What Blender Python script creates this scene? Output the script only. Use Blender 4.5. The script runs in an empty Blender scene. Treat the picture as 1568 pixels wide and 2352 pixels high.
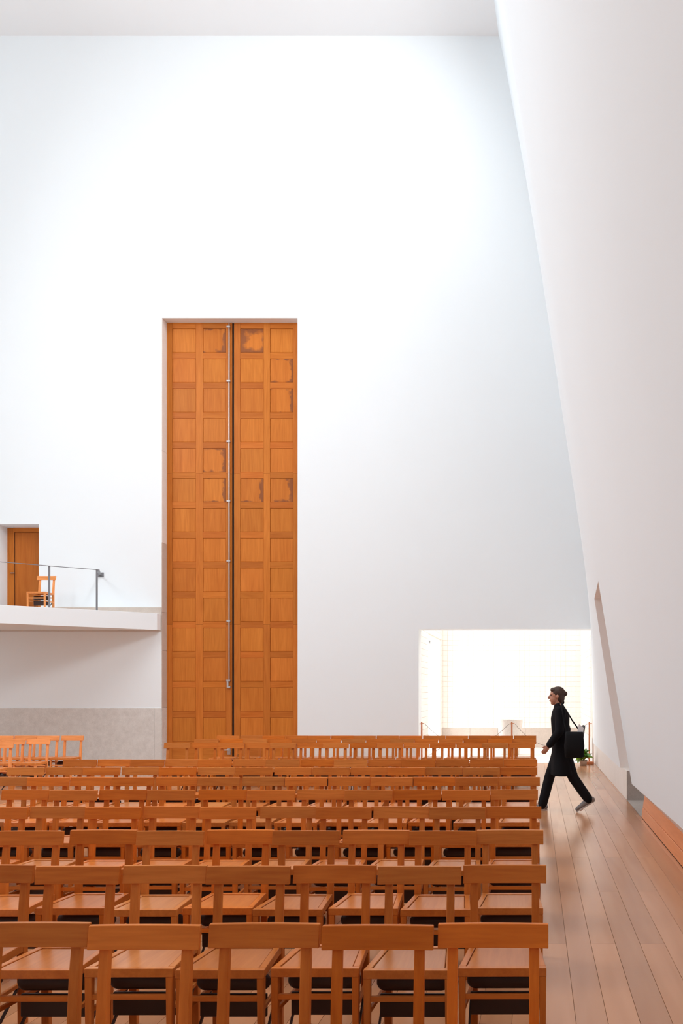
import bpy, bmesh, math, random
from mathutils import Vector, Matrix
random.seed(7)
S = bpy.context.scene
COL = S.collection
R = math.radians

# ------------------------------------------------------------------ camera
F = 1926.0                     # focal length in pixels of the 1568 x 2352 frame
CX, CY, EYE = 1228.0, 1580.0, 1.70
cam_d = bpy.data.cameras.new('camera'); cam = bpy.data.objects.new('camera', cam_d); COL.objects.link(cam)
cam.location = (0, 0, EYE); cam.rotation_euler = (R(90), 0, 0)
cam_d.sensor_fit = 'VERTICAL'; cam_d.sensor_height = 36.0; cam_d.lens = F / 2352 * 36
cam_d.shift_x = -(CX - 784) / 2352; cam_d.shift_y = (CY - 1176) / 2352
cam_d.clip_start = 0.05; cam_d.clip_end = 200
S.camera = cam

# ------------------------------------------------------------------ sky, daylight, exposure
w = bpy.data.worlds.new('sky'); S.world = w; w.use_nodes = True
bg = w.node_tree.nodes['Background']; bg.inputs[0].default_value = (0.93, 0.97, 1.0, 1); bg.inputs[1].default_value = 1.6
S.view_settings.view_transform = 'Standard'; S.view_settings.look = 'None'
S.view_settings.gamma = 1; S.view_settings.use_curve_mapping = False
S.view_settings.exposure = 0.05
S.cycles.max_bounces = 12; S.cycles.diffuse_bounces = 9; S.cycles.glossy_bounces = 3; S.cycles.transmission_bounces = 4

def area(name, loc, rot, sx, sy, power, color=(1, 1, 1), spread=180):
    d = bpy.data.lights.new(name, 'AREA'); d.shape = 'RECTANGLE'; d.size = sx; d.size_y = sy
    d.energy = power; d.color = color; d.spread = R(spread)
    o = bpy.data.objects.new(name, d); COL.objects.link(o); o.location = loc; o.rotation_euler = rot
    return o

# daylight coming in through the openings; the left-wall lamp is added fill
NAVE_WINDOWS = [(11.6, 15.4, 14.5, 16.3), (4.6, 8.6, 9.3, 12.3)]      # y0, y1, z0, z1 in the right wall
for (a, b, z0, z1), p, tilt, yaw in zip(NAVE_WINDOWS, (300, 800), (60, 62), (-11, 0)):
    zc = (z0 + z1) / 2
    area('daylight', (1.33 - 0.165 * (zc - 0.44) + 0.02, (a + b) / 2, zc), (0, R(tilt), R(yaw)), z1 - z0, b - a, p, (0.94, 0.97, 1.0), 165)
LEFT_FILL_WINDOW = (7.5, 12.5, 9.5, 13.0)                                        # y0, y1, z0, z1 of an added fill opening in the unseen left wall
area('daylight', (-14.0 + .02, 10.0, 11.25), (0, R(-66), 0), 3.5, 5.0, 700, (0.94, 0.97, 1.0), 165)  # added fill lamp at the unseen left wall, brightening the right wall
area('daylight', (-3.35, 22.2, 1.55), (0, R(-90), 0), 3.0, 2.5, 125, (0.97, 0.975, 1.0))
area('daylight', (-0.7, 21.9, 7.3), (0, 0, 0), 3.0, 3.2, 112, (0.97, 0.97, 1.0))

# ------------------------------------------------------------------ helpers
def P(x, y, Y):                 # a point of the photograph at depth Y
    return ((x - CX) * Y / F, Y, EYE - (y - CY) * Y / F)

class MB:
    def __init__(s): s.bm = bmesh.new()
    def hexa(s, c):             # 8 corners: bottom 4 then top 4, both counter-clockwise
        v = [s.bm.verts.new(p) for p in c]
        for f in ((3, 2, 1, 0), (4, 5, 6, 7), (0, 1, 5, 4), (1, 2, 6, 5), (2, 3, 7, 6), (3, 0, 4, 7)):
            s.bm.faces.new([v[i] for i in f])
        return s
    def box(s, x0, x1, y0, y1, z0, z1):
        return s.hexa([(x0, y0, z0), (x1, y0, z0), (x1, y1, z0), (x0, y1, z0),
                       (x0, y0, z1), (x1, y0, z1), (x1, y1, z1), (x0, y1, z1)])
    def poly(s, pts):
        s.bm.faces.new([s.bm.verts.new(p) for p in pts]); return s
    def prism(s, pts, z0, z1):  # pts counter-clockwise seen from above
        a = [s.bm.verts.new((x, y, z0)) for x, y in pts]; b = [s.bm.verts.new((x, y, z1)) for x, y in pts]
        n = len(pts); s.bm.faces.new(a[::-1]); s.bm.faces.new(b)
        for i in range(n): s.bm.faces.new((a[i], a[(i + 1) % n], b[(i + 1) % n], b[i]))
        return s
    def rings(s, rings, cap=True, closed=True):
        rr = [[s.bm.verts.new(p) for p in r] for r in rings]; n = len(rr[0])
        for a, b in zip(rr, rr[1:]):
            for i in range(n if closed else n - 1): s.bm.faces.new((a[i], a[(i + 1) % n], b[(i + 1) % n], b[i]))
        if cap: s.bm.faces.new(rr[0][::-1]); s.bm.faces.new(rr[-1])
        return s
    def tube(s, pts, rad, n=12, flat=None):
        """tapered tube along a polyline with rounded ends; flat = (axis, factor) squeezes the section"""
        pts = [Vector(p) for p in pts]; m = len(pts)
        rad = rad if isinstance(rad, (list, tuple)) else [rad] * m
        st = []
        t0 = (pts[1] - pts[0]).normalized(); t1 = (pts[-1] - pts[-2]).normalized()
        for q in (0.94, 0.7, 0.35): st.append((pts[0] - t0 * rad[0] * q, rad[0] * math.sqrt(1 - q * q), t0))
        for i in range(m):
            t = (pts[min(i + 1, m - 1)] - pts[max(i - 1, 0)]).normalized(); st.append((pts[i], rad[i], t))
        for q in (0.35, 0.7, 0.94): st.append((pts[-1] + t1 * rad[-1] * q, rad[-1] * math.sqrt(1 - q * q), t1))
        ref = Vector((0.31, 0.95, 0.07)) if abs(t0.y) < 0.8 else Vector((0.95, 0.1, 0.2))
        rings = []
        for p, r, t in st:
            u = (ref - t * ref.dot(t)).normalized(); v = t.cross(u)
            ring = []
            for k in range(n):
                o = u * math.cos(k * 2 * math.pi / n) * r + v * math.sin(k * 2 * math.pi / n) * r
                if flat: o = o + flat[0] * (o.dot(flat[0]) * (flat[1] - 1))
                ring.append(p + o)
            rings.append(ring)
        return s.rings(rings)
    def ball(s, c, r, n=16, m=10):
        c = Vector(c); r = r if isinstance(r, (tuple, list)) else (r, r, r)
        rings = []
        for j in range(m + 1):
            a = -math.pi / 2 + (0.04 + 0.92 * j / m) * math.pi
            rings.append([c + Vector((math.cos(a) * math.cos(k * 2 * math.pi / n) * r[0], math.cos(a) * math.sin(k * 2 * math.pi / n) * r[1], math.sin(a) * r[2])) for k in range(n)])
        return s.rings(rings)
    def mesh(s, name, mat, bevel=0.0, smooth=False, weld=False):
        if weld: bmesh.ops.remove_doubles(s.bm, verts=s.bm.verts, dist=1e-5)
        if bevel: bmesh.ops.bevel(s.bm, geom=list(s.bm.edges), offset=bevel, segments=1, affect='EDGES', clamp_overlap=True)
        if smooth:
            for f in s.bm.faces: f.smooth = True
        me = bpy.data.meshes.new(name); s.bm.to_mesh(me); s.bm.free()
        if mat: me.materials.append(mat)
        return me
    def build(s, name, mat, parent=None, bevel=0.0, smooth=False, weld=False, loc=None):
        return link(name, s.mesh(name, mat, bevel, smooth, weld), parent, loc)

def link(name, me, parent=None, loc=None):
    o = bpy.data.objects.new(name, me); COL.objects.link(o)
    if loc is not None: o.location = loc
    if parent is not None: o.parent = parent
    return o
def tag(o, label=None, cat=None, group=None, kind=None):
    if label: o['label'] = label
    if cat: o['category'] = cat
    if group: o['group'] = group
    if kind: o['kind'] = kind
    return o
def thing(name, label, cat, loc=(0, 0, 0), rz=0, group=None):
    o = bpy.data.objects.new(name, None); COL.objects.link(o); o.location = loc; o.rotation_euler = (0, 0, rz)
    o.empty_display_size = 0.1
    return tag(o, label, cat, group)
def frame(name, loc=(0, 0, 0)):
    o = bpy.data.objects.new(name, None); COL.objects.link(o); o.location = loc; o.empty_display_size = 0.1
    return tag(o, kind='structure')
def copy_thing(root):
    c = root.copy(); COL.objects.link(c)
    for ch in root.children:
        d = ch.copy(); COL.objects.link(d); d.parent = c
        for g in ch.children:
            e = g.copy(); COL.objects.link(e); e.parent = d
    return c

# ------------------------------------------------------------------ materials
def nodes(name):
    m = bpy.data.materials.new(name); m.use_nodes = True; nt = m.node_tree; b = nt.nodes['Principled BSDF']
    def N(t, **k):
        n = nt.nodes.new(t)
        for a, v in k.items(): setattr(n, a, v)
        return n
    return m, nt, b, N
def plain(name, col, rough=0.6, metal=0.0, spec=None):
    m, nt, b, N = nodes(name)
    b.inputs['Base Color'].default_value = (*col, 1); b.inputs['Roughness'].default_value = rough; b.inputs['Metallic'].default_value = metal
    if spec is not None: b.inputs['Specular IOR Level'].default_value = spec
    return m
def plaster(name, col, rough=0.85):
    m, nt, b, N = nodes(name); L = nt.links.new
    tc = N('ShaderNodeTexCoord'); no = N('ShaderNodeTexNoise'); no.inputs['Scale'].default_value = 0.7; no.inputs['Detail'].default_value = 5
    L(tc.outputs['Object'], no.inputs['Vector'])
    mx = N('ShaderNodeMix', data_type='RGBA'); mx.inputs[6].default_value = (*[c * 0.975 for c in col], 1); mx.inputs[7].default_value = (*col, 1)
    L(no.outputs['Fac'], mx.inputs[0]); L(mx.outputs[2], b.inputs['Base Color'])
    n2 = N('ShaderNodeTexNoise'); n2.inputs['Scale'].default_value = 60; L(tc.outputs['Object'], n2.inputs['Vector'])
    bp = N('ShaderNodeBump'); bp.inputs['Strength'].default_value = 0.04; bp.inputs['Distance'].default_value = 0.01
    L(n2.outputs['Fac'], bp.inputs['Height']); L(bp.outputs['Normal'], b.inputs['Normal'])
    b.inputs['Roughness'].default_value = rough; b.inputs['Specular IOR Level'].default_value = 0.2
    return m
def stone(name, col, dark, scale=9, rough=0.6, speck=90):
    m, nt, b, N = nodes(name); L = nt.links.new
    tc = N('ShaderNodeTexCoord'); no = N('ShaderNodeTexNoise'); no.inputs['Scale'].default_value = scale; no.inputs['Detail'].default_value = 9; no.inputs['Roughness'].default_value = 0.7
    n2 = N('ShaderNodeTexNoise'); n2.inputs['Scale'].default_value = speck; n2.inputs['Detail'].default_value = 3
    L(tc.outputs['Object'], no.inputs['Vector']); L(tc.outputs['Object'], n2.inputs['Vector'])
    ad = N('ShaderNodeMath', operation='ADD'); L(no.outputs['Fac'], ad.inputs[0]); L(n2.outputs['Fac'], ad.inputs[1])
    mr = N('ShaderNodeMapRange'); mr.inputs[1].default_value = 0.7; mr.inputs[2].default_value = 1.25; L(ad.outputs[0], mr.inputs[0])
    mx = N('ShaderNodeMix', data_type='RGBA'); mx.inputs[6].default_value = (*dark, 1); mx.inputs[7].default_value = (*col, 1)
    L(mr.outputs[0], mx.inputs[0]); L(mx.outputs[2], b.inputs['Base Color']); b.inputs['Roughness'].default_value = rough
    return m
def wood(name, axis, light, dark, rough=0.38, fine=26, figure=0.5, island=False, stain=None, spec=0.5, bump=0.06, grain=0.6, ring=60):
    """grain runs along axis; object.color tints each piece; object random shifts the figure"""
    m, nt, b, N = nodes(name); L = nt.links.new
    tc = N('ShaderNodeTexCoord'); oi = N('ShaderNodeObjectInfo')
    if island:
        ge = N('ShaderNodeNewGeometry'); rnd = ge.outputs['Random Per Island']
    else: rnd = oi.outputs['Random']
    cb = N('ShaderNodeCombineXYZ'); mu = N('ShaderNodeMath', operation='MULTIPLY'); mu.inputs[1].default_value = 37.0
    L(rnd, mu.inputs[0])
    for i in range(3): L(mu.outputs[0], cb.inputs[i])
    va = N('ShaderNodeVectorMath', operation='ADD'); L(tc.outputs['Object'], va.inputs[0]); L(cb.outputs[0], va.inputs[1])
    mp = N('ShaderNodeMapping'); sc = [1.0, 1.0, 1.0]; sc[axis] = 0.07; mp.inputs['Scale'].default_value = sc
    L(va.outputs[0], mp.inputs['Vector'])
    n1 = N('ShaderNodeTexNoise'); n1.inputs['Scale'].default_value = fine * 3; n1.inputs['Detail'].default_value = 4; L(mp.outputs[0], n1.inputs['Vector'])
    n2 = N('ShaderNodeTexNoise'); n2.inputs['Scale'].default_value = fine * 0.45; n2.inputs['Detail'].default_value = 3; n2.inputs['Distortion'].default_value = 1.2; L(mp.outputs[0], n2.inputs['Vector'])
    # cathedral figure: rings cut out of a slow noise
    mp2 = N('ShaderNodeMapping'); sc2 = [1.0, 1.0, 1.0]; sc2[axis] = 0.09; mp2.inputs['Scale'].default_value = sc2; L(va.outputs[0], mp2.inputs['Vector'])
    n3 = N('ShaderNodeTexNoise'); n3.inputs['Scale'].default_value = 4.5; n3.inputs['Detail'].default_value = 1; L(mp2.outputs[0], n3.inputs['Vector'])
    m3 = N('ShaderNodeMath', operation='MULTIPLY'); m3.inputs[1].default_value = ring; L(n3.outputs['Fac'], m3.inputs[0])
    sn = N('ShaderNodeMath', operation='SINE'); L(m3.outputs[0], sn.inputs[0])
    fg = N('ShaderNodeMath', operation='MULTIPLY'); fg.inputs[1].default_value = 0.12 * figure; L(sn.outputs[0], fg.inputs[0])
    a1 = N('ShaderNodeMath', operation='MULTIPLY_ADD'); a1.inputs[1].default_value = grain; L(n1.outputs['Fac'], a1.inputs[0])
    m2 = N('ShaderNodeMath', operation='MULTIPLY'); m2.inputs[1].default_value = 0.7; L(n2.outputs['Fac'], m2.inputs[0]); L(m2.outputs[0], a1.inputs[2])
    a2 = N('ShaderNodeMath', operation='ADD'); L(a1.outputs[0], a2.inputs[0]); L(fg.outputs[0], a2.inputs[1])
    mr = N('ShaderNodeMapRange'); mr.inputs[1].default_value = 0.5 * grain + 0.05; mr.inputs[2].default_value = 0.5 * grain + 0.65; L(a2.outputs[0], mr.inputs[0])
    mx = N('ShaderNodeMix', data_type='RGBA'); mx.inputs[6].default_value = (*dark, 1); mx.inputs[7].default_value = (*light, 1); L(mr.outputs[0], mx.inputs[0])
    tint = N('ShaderNodeMix', data_type='RGBA', blend_type='MULTIPLY'); tint.inputs[0].default_value = 1.0
    L(mx.outputs[2], tint.inputs[6])
    if island:
        hv = N('ShaderNodeHueSaturation'); vr = N('ShaderNodeMapRange'); vr.inputs[3].default_value = 0.82; vr.inputs[4].default_value = 1.12; L(rnd, vr.inputs[0])
        L(vr.outputs[0], hv.inputs['Value']); L(mx.outputs[2], hv.inputs['Color']); out = hv.outputs[0]
    else:
        L(oi.outputs['Color'], tint.inputs[7]); out = tint.outputs[2]
    if stain:                    # dark water marks creeping in from a panel's edges
        half, reach, shift = stain
        sp = N('ShaderNodeSeparateXYZ'); L(tc.outputs['Object'], sp.inputs[0])
        ax = N('ShaderNodeMath', operation='ABSOLUTE'); az = N('ShaderNodeMath', operation='ABSOLUTE'); sh = N('ShaderNodeMath', operation='ADD'); sh.inputs[1].default_value = shift; L(sp.outputs[0], sh.inputs[0]); L(sh.outputs[0], ax.inputs[0]); L(sp.outputs[2], az.inputs[0])
        mxm = N('ShaderNodeMath', operation='MAXIMUM'); L(ax.outputs[0], mxm.inputs[0]); L(az.outputs[0], mxm.inputs[1])
        ns = N('ShaderNodeTexNoise'); ns.inputs['Scale'].default_value = 5.0; ns.inputs['Detail'].default_value = 6; L(va.outputs[0], ns.inputs['Vector'])
        ma = N('ShaderNodeMath', operation='MULTIPLY_ADD'); ma.inputs[1].default_value = 0.34; L(ns.outputs['Fac'], ma.inputs[0]); L(mxm.outputs[0], ma.inputs[2])
        sr = N('ShaderNodeMapRange'); sr.inputs[1].default_value = half + 0.17 - reach; sr.inputs[2].default_value = half + 0.20 - reach * 0.6; sr.inputs[3].default_value = 0; sr.inputs[4].default_value = 0.72; L(ma.outputs[0], sr.inputs[0])
        st = N('ShaderNodeMix', data_type='RGBA'); st.inputs[7].default_value = (0.16, 0.055, 0.03, 1); L(sr.outputs[0], st.inputs[0]); L(out, st.inputs[6]); out = st.outputs[2]
    L(out, b.inputs['Base Color'])
    b.inputs['Roughness'].default_value = rough; b.inputs['Specular IOR Level'].default_value = spec
    if bump:
        bp = N('ShaderNodeBump'); bp.inputs['Strength'].default_value = bump; bp.inputs['Distance'].default_value = 0.004; L(n1.outputs['Fac'], bp.inputs['Height']); L(bp.outputs['Normal'], b.inputs['Normal'])
    return m

WHITE = plaster('white_plaster', (0.862, 0.910, 0.932))
WHITE_R = plaster('white_plaster_curved', (0.838, 0.90, 0.935))
REVEAL = plaster('white_plaster_reveal', (0.93, 0.905, 0.89))
CEIL = plaster('ceiling_plaster', (0.90, 0.905, 0.91))
GRANITE = stone('grey_granite', (0.76, 0.735, 0.70), (0.56, 0.53, 0.495))
PALE_G = stone('light_granite', (0.74, 0.71, 0.67), (0.62, 0.59, 0.555))
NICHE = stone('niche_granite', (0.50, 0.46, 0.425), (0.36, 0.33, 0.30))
PALE_STONE = stone('pale_stone', (0.82, 0.785, 0.745), (0.73, 0.69, 0.65), 4, 0.5, 60)
BEIGE_STONE = stone('beige_stone', (0.62, 0.53, 0.46), (0.52, 0.44, 0.38), 5, 0.6, 70)
MARBLE = stone('white_marble', (0.82, 0.76, 0.70), (0.72, 0.64, 0.57), 3, 0.35, 30)
TILE = plaster('cream_tile', (0.90, 0.845, 0.785), 0.25)
GROUT = plain('grout', (0.80, 0.73, 0.65), 0.9)
LIGHT_W, DARK_W = (0.68, 0.198, 0.028), (0.50, 0.122, 0.014)
CW = [wood('chair_wood_' + 'xyz'[i], i, LIGHT_W, DARK_W, 0.45, spec=0.18) for i in range(3)]
SEAT_F = wood('seat_frame_wood', 1, LIGHT_W, DARK_W, 0.30, spec=0.55)
SEAT_W = wood('seat_wood', 1, (0.62, 0.20, 0.045), (0.46, 0.13, 0.025), 0.30, spec=0.75)
DOOR_X = wood('door_wood_across', 0, (0.61, 0.195, 0.030), (0.46, 0.122, 0.013), 0.45, 12, spec=0.18)
DOOR_Z = wood('door_wood_upright', 2, (0.63, 0.205, 0.033), (0.47, 0.13, 0.015), 0.42, 12, spec=0.18)
DOOR_S = wood('door_wood_stained', 2, (0.63, 0.205, 0.033), (0.47, 0.13, 0.015), 0.45, 12, spec=0.18, stain=(0.27, 0.02, 0.07))
DOOR_S2 = wood('door_wood_heavily_stained', 2, (0.63, 0.205, 0.033), (0.47, 0.13, 0.015), 0.45, 12, spec=0.18, stain=(0.27, 0.11, -0.06))
PLANK = wood('floor_oak', 1, (0.56, 0.275, 0.138), (0.46, 0.205, 0.097), 0.23, 10, 0.7, grain=0.02, ring=24, spec=0.65, bump=0)
PLANK_I = wood('floor_oak_rest', 1, (0.56, 0.275, 0.138), (0.46, 0.205, 0.097), 0.23, 10, 0.7, grain=0.02, ring=24, island=True, spec=0.65, bump=0)
BOARD = wood('baseboard_wood', 1, (0.84, 0.30, 0.10), (0.70, 0.22, 0.065), 0.38, 12)
SHADOW_GAP = plain('floor_joint', (0.10, 0.055, 0.03), 0.9)
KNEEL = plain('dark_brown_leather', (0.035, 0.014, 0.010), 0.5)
STEEL = plain('steel', (0.62, 0.60, 0.60), 0.3, 1.0)
GREY_METAL = plain('grey_painted_metal', (0.20, 0.20, 0.215), 0.45, 0.3)
DARK = plain('dark_gap', (0.02, 0.015, 0.012), 0.9)
FRAME_W = plain('white_window_frame', (0.85, 0.85, 0.84), 0.4)
ORANGE_WOOD = plain('orange_wood', (0.62, 0.22, 0.09), 0.45)
ROPE = plain('grey_rope', (0.42, 0.36, 0.32), 0.8)
def glass_mat():
    m, nt, b, N = nodes('window_glass'); L = nt.links.new
    t = N('ShaderNodeBsdfTransparent'); g = N('ShaderNodeBsdfGlossy'); g.inputs['Roughness'].default_value = 0.02
    mx = N('ShaderNodeMixShader'); mx.inputs[0].default_value = 0.06
    L(t.outputs[0], mx.inputs[1]); L(g.outputs[0], mx.inputs[2]); L(mx.outputs[0], nt.nodes['Material Output'].inputs['Surface'])
    return m
GLASS = glass_mat()

# ------------------------------------------------------------------ the room
YF = 19.07                       # the far wall
ZC = 16.53                       # ceiling height
XL, YB = -14.0, -11.0             # left wall, wall behind the camera

def interp(xs, ys, x):
    if x <= xs[0]: return ys[0] + (ys[1] - ys[0]) / (xs[1] - xs[0]) * (x - xs[0])
    for i in range(len(xs) - 1):
        if x <= xs[i + 1]:
            t = (x - xs[i]) / (xs[i + 1] - xs[i]); return ys[i] + (ys[i + 1] - ys[i]) * t
    return ys[-1] + (ys[-1] - ys[-2]) / (xs[-1] - xs[-2]) * (x - xs[-1])
ZF = [0.45, 1.6, 3.05, 3.71, 4.47, 5.96, 7.44, 10.0, 11.4, 13.1, 15.66, 16.53]
XF = [1.327, 1.305, 1.273, 1.218, 1.139, 0.93, 0.71, 0.337, 0.10, -0.17, -0.64, -0.82]
STY = [-9.0, 7.5, 11.0, 13.15, 16.2, 19.07]
def prof(k, z):
    if k == 5: return interp(ZF, XF, z)
    if k == 4: return 0.45 * interp(ZF, XF, z) + 0.55 * (1.338 - 0.154 * (z - 0.45))
    foot, sl = {0: (1.34, .165), 1: (1.32, .166), 2: (1.27, .165), 3: (1.34, .153)}[k]
    return foot - sl * (z - 0.44)
def XW(Y, z):                    # the leaning, slightly warped right wall
    for i in range(5):
        if Y <= STY[i + 1] or i == 4:
            t = (Y - STY[i]) / (STY[i + 1] - STY[i]); return prof(i, z) * (1 - t) + prof(i + 1, z) * t

def grid(us, vs, hole, fn):
    m = MB(); vv = {}
    def V(i, j):
        if (i, j) not in vv: vv[i, j] = m.bm.verts.new(fn(us[i], vs[j]))
        return vv[i, j]
    for i in range(len(us) - 1):
        for j in range(len(vs) - 1):
            if not hole((us[i] + us[i + 1]) / 2, (vs[j] + vs[j + 1]) / 2):
                m.bm.faces.new((V(i, j), V(i + 1, j), V(i + 1, j + 1), V(i, j + 1)))
    return m

NY0, NY1, NZ = 11.0, 13.15, 3.1  # the side opening cut in the right wall
def hole_r(y, z):
    if NY0 < y < NY1 and z < NZ: return True
    return any(a < y < b and z0 < z < z1 for a, b, z0, z1 in NAVE_WINDOWS)
ys = sorted({round(-11 + i * 0.5, 3) for i in range(61)} | {NY0, NY1, YF} | {v for p in NAVE_WINDOWS for v in p[:2]})
ys = [y for y in ys if y <= YF and not (y != YF and YF - y < 0.1)]
zs = sorted({0.44} | {round(0.5 + 0.5 * i, 2) for i in range(34)} | {NZ} | {v for p in NAVE_WINDOWS for v in p[2:]})
wr = grid(ys, zs, hole_r, lambda y, z: (XW(y, z), y, z)).build('wall_right', WHITE_R, smooth=True); tag(wr, kind='structure')
# reveals of the side opening (jambs, soffit, back) and its plinth
m = MB(); XB = 2.2
zz = [0.45 + (NZ - 0.45) * i / 8 for i in range(9)]
for a, b in zip(zz, zz[1:]):
    m.poly([(XW(NY1, a), NY1, a), (XB, NY1, a), (XB, NY1, b), (XW(NY1, b), NY1, b)])
    m.poly([(XB, NY0, a), (XW(NY0, a), NY0, a), (XW(NY0, b), NY0, b), (XB, NY0, b)])
m.poly([(XW(NY0, NZ), NY0, NZ), (XB, NY0, NZ), (XB, NY1, NZ), (XW(NY1, NZ), NY1, NZ)])
m.poly([(XB, NY0, 0), (XB, NY1, 0), (XB, NY1, NZ), (XB, NY0, NZ)])
m.build('wall_reveal', REVEAL, wr)
m = MB(); m.poly([(1.45, NY0, 0), (1.45, NY0, .275), (XW(NY0, .44), NY0, .44), (XB, NY0, .45), (XB, NY0, 0)]); m.build('wall_reveal', GRANITE, wr)
m = MB(); m.hexa([(1.39, 12.67, 0), (XB, 12.67, 0), (XB, YF, 0), (1.345, YF, 0), (1.385, 12.67, .45), (XB, 12.67, .45), (XB, YF, .45), (1.335, YF, .45)])
br_ = tag(m.build('baseboard_right', PALE_STONE, bevel=0.004), kind='structure')
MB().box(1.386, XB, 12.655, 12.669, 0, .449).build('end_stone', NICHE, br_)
m = MB(); m.box(1.398, XB, NY0 + .02, 12.668, -0.05, 0.004); tag(m.build('floor.001', NICHE), kind='structure')
# undercut stone band and the wooden baseboards under the near wall
m = MB(); rr = []
for i in range(41):
    y = -11 + 22.0 * i / 40
    rr.append([(XW(y, .44) , y, .44), (1.45, y, .275), (1.60, y, .275), (1.60, y, .46)])
m.rings(rr); tag(m.build('trim_1', FRAME_W), kind='structure')
bb = frame('baseboard_near'); bb.name = 'baseboard_near'
y0 = NY0
for k, L in enumerate((4.2, 4.3, 5.5, 8.0)):
    a, b = y0 - L + 0.004, y0; y0 -= L
    for (z0, z1, x0, x1) in ((0.004, .132, 1.397, 1.412), (.137, .283, 1.415, 1.434)):
        c = (a + b) / 2
        o = MB().hexa([(x0, a - c, z0), (1.47, a - c, z0), (1.47, b - c, z0), (x0, b - c, z0), (x1, a - c, z1), (1.47, a - c, z1), (1.47, b - c, z1), (x1, b - c, z1)]).build('board', BOARD, bb, bevel=0.003, loc=(0, c, 0))
        t = random.uniform(.93, 1.05); o.color = (t, t, t, 1)
m = MB(); m.box(1.44, 1.7, -11, NY0 - .003, -.02, .27); m.build('backing', DARK, bb)

# far wall with three openings
DOOR = (-8.485, -5.395, 0.0, 10.11)       # main door opening
BAP = (-2.645, 1.36, 0.0, 3.04)          # opening to the baptistery
BDR = (-12.25, -11.275, 3.3, 5.425)      # balcony door
TH = 0.46
HOLES = [DOOR, BAP, BDR]
xs = sorted({XL, 2.7} | {h[0] for h in HOLES} | {h[1] for h in HOLES} | {-1.0, -4.0, -7.0, -9.5})
vs = sorted({0.0, 17.0, 7.5, 13.0} | {h[2] for h in HOLES} | {h[3] for h in HOLES})
inh = lambda x, z: any(h[0] < x < h[1] and h[2] < z < h[3] for h in HOLES)
wb = grid(xs, vs, inh, lambda x, z: (x, YF, z)).build('wall_back', WHITE); tag(wb, kind='structure')
m = grid(xs, vs, inh, lambda x, z: (x, YF + TH, z))
for (a, b, c, d) in HOLES:
    for q in ([(a, YF, c), (a, YF, d), (a, YF + TH, d), (a, YF + TH, c)], [(b, YF, c), (b, YF, d), (b, YF + TH, d), (b, YF + TH, c)],
              [(a, YF, d), (b, YF, d), (b, YF + TH, d), (a, YF + TH, d)], [(a, YF, c), (b, YF, c), (b, YF + TH, c), (a, YF + TH, c)]): m.poly(q)
m.build('wall_reveal', WHITE, wb)
# other walls, ceiling
LY0, LY1, LZ0, LZ1 = LEFT_FILL_WINDOW
tag(grid([YB, LY0, LY1, YF + .5], [0, LZ0, LZ1, 17], lambda y, z: LY0 < y < LY1 and LZ0 < z < LZ1, lambda y, z: (XL, y, z)).build('wall_left', WHITE), kind='structure')
wn = frame('window_5')  # window added out of view to go with the left fill lamp
for (y0, y1, z0, z1) in ((LY0, LY1, LZ0, LZ0 + .08), (LY0, LY1, LZ1 - .08, LZ1), (LY0, LY0 + .08, LZ0, LZ1), (LY1 - .08, LY1, LZ0, LZ1)):
    MB().box(XL - .2, XL - .1, y0, y1, z0, z1).build('window_frame', FRAME_W, wn)
MB().box(XL - .16, XL - .15, LY0, LY1, LZ0, LZ1).build('pane', GLASS, wn)
tag(MB().box(XL - .3, 2.7, YB - .3, YB, 0, 17).build('wall_front', WHITE), kind='structure')
tag(MB().box(XL - .3, 2.7, YB - .3, YF + .3, ZC, ZC + .3).build('ceiling', CEIL), kind='structure')
# stone plinths of the far wall and the jamb lining of the main door
tag(MB().box(-5.39, -2.65, YF - .012, YF + .1, 0, .45).build('baseboard_back', PALE_STONE, bevel=.003), kind='structure')
tag(MB().box(XL, -8.642, YF - .014, YF + .1, 0, 1.245).build('baseboard_left', GRANITE, bevel=.003), kind='structure')
MB().box(-8.640, -8.487, YF - .014, YF + .1, 0, 1.245).build('end_stone', PALE_G, bpy.data.objects['baseboard_left'], bevel=.003)
jam = frame('trim_2')
zj = [0, 1.245, 2.55, 3.42, 5.0, 7.1, 10.11]
for a, b in zip(zj, zj[1:]):
    MB().box(-8.487, -8.472, YF - .003, YF + .24, a + .002, b - .002).build('jamb_stone', GRANITE if a < 1 else BEIGE_STONE if a < 5 else PALE_STONE, jam, bevel=.002)
# nave windows high in the right wall (out of frame, they let the daylight in)
for k, (a, b, WIN_Z0, WIN_Z1) in enumerate(NAVE_WINDOWS):
    wn = frame('window_%d' % (k + 3))
    for (y0, y1, z0, z1) in ((a, b, WIN_Z0, WIN_Z0 + .08), (a, b, WIN_Z1 - .08, WIN_Z1), (a, a + .08, WIN_Z0, WIN_Z1), (b - .08, b, WIN_Z0, WIN_Z1)):
        xa = lambda y, z: XW(y, z) + .12
        MB().hexa([(xa(y0, z0), y0, z0), (xa(y0, z0) + .06, y0, z0), (xa(y1, z0) + .06, y1, z0), (xa(y1, z0), y1, z0),
                   (xa(y0, z1), y0, z1), (xa(y0, z1) + .06, y0, z1), (xa(y1, z1) + .06, y1, z1), (xa(y1, z1), y1, z1)]).build('window_frame', FRAME_W, wn)
    MB().poly([(XW(a, WIN_Z0) + .15, a, WIN_Z0), (XW(b, WIN_Z0) + .15, b, WIN_Z0), (XW(b, WIN_Z1) + .15, b, WIN_Z1), (XW(a, WIN_Z1) + .15, a, WIN_Z1)]).build('pane', GLASS, wn)

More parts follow.
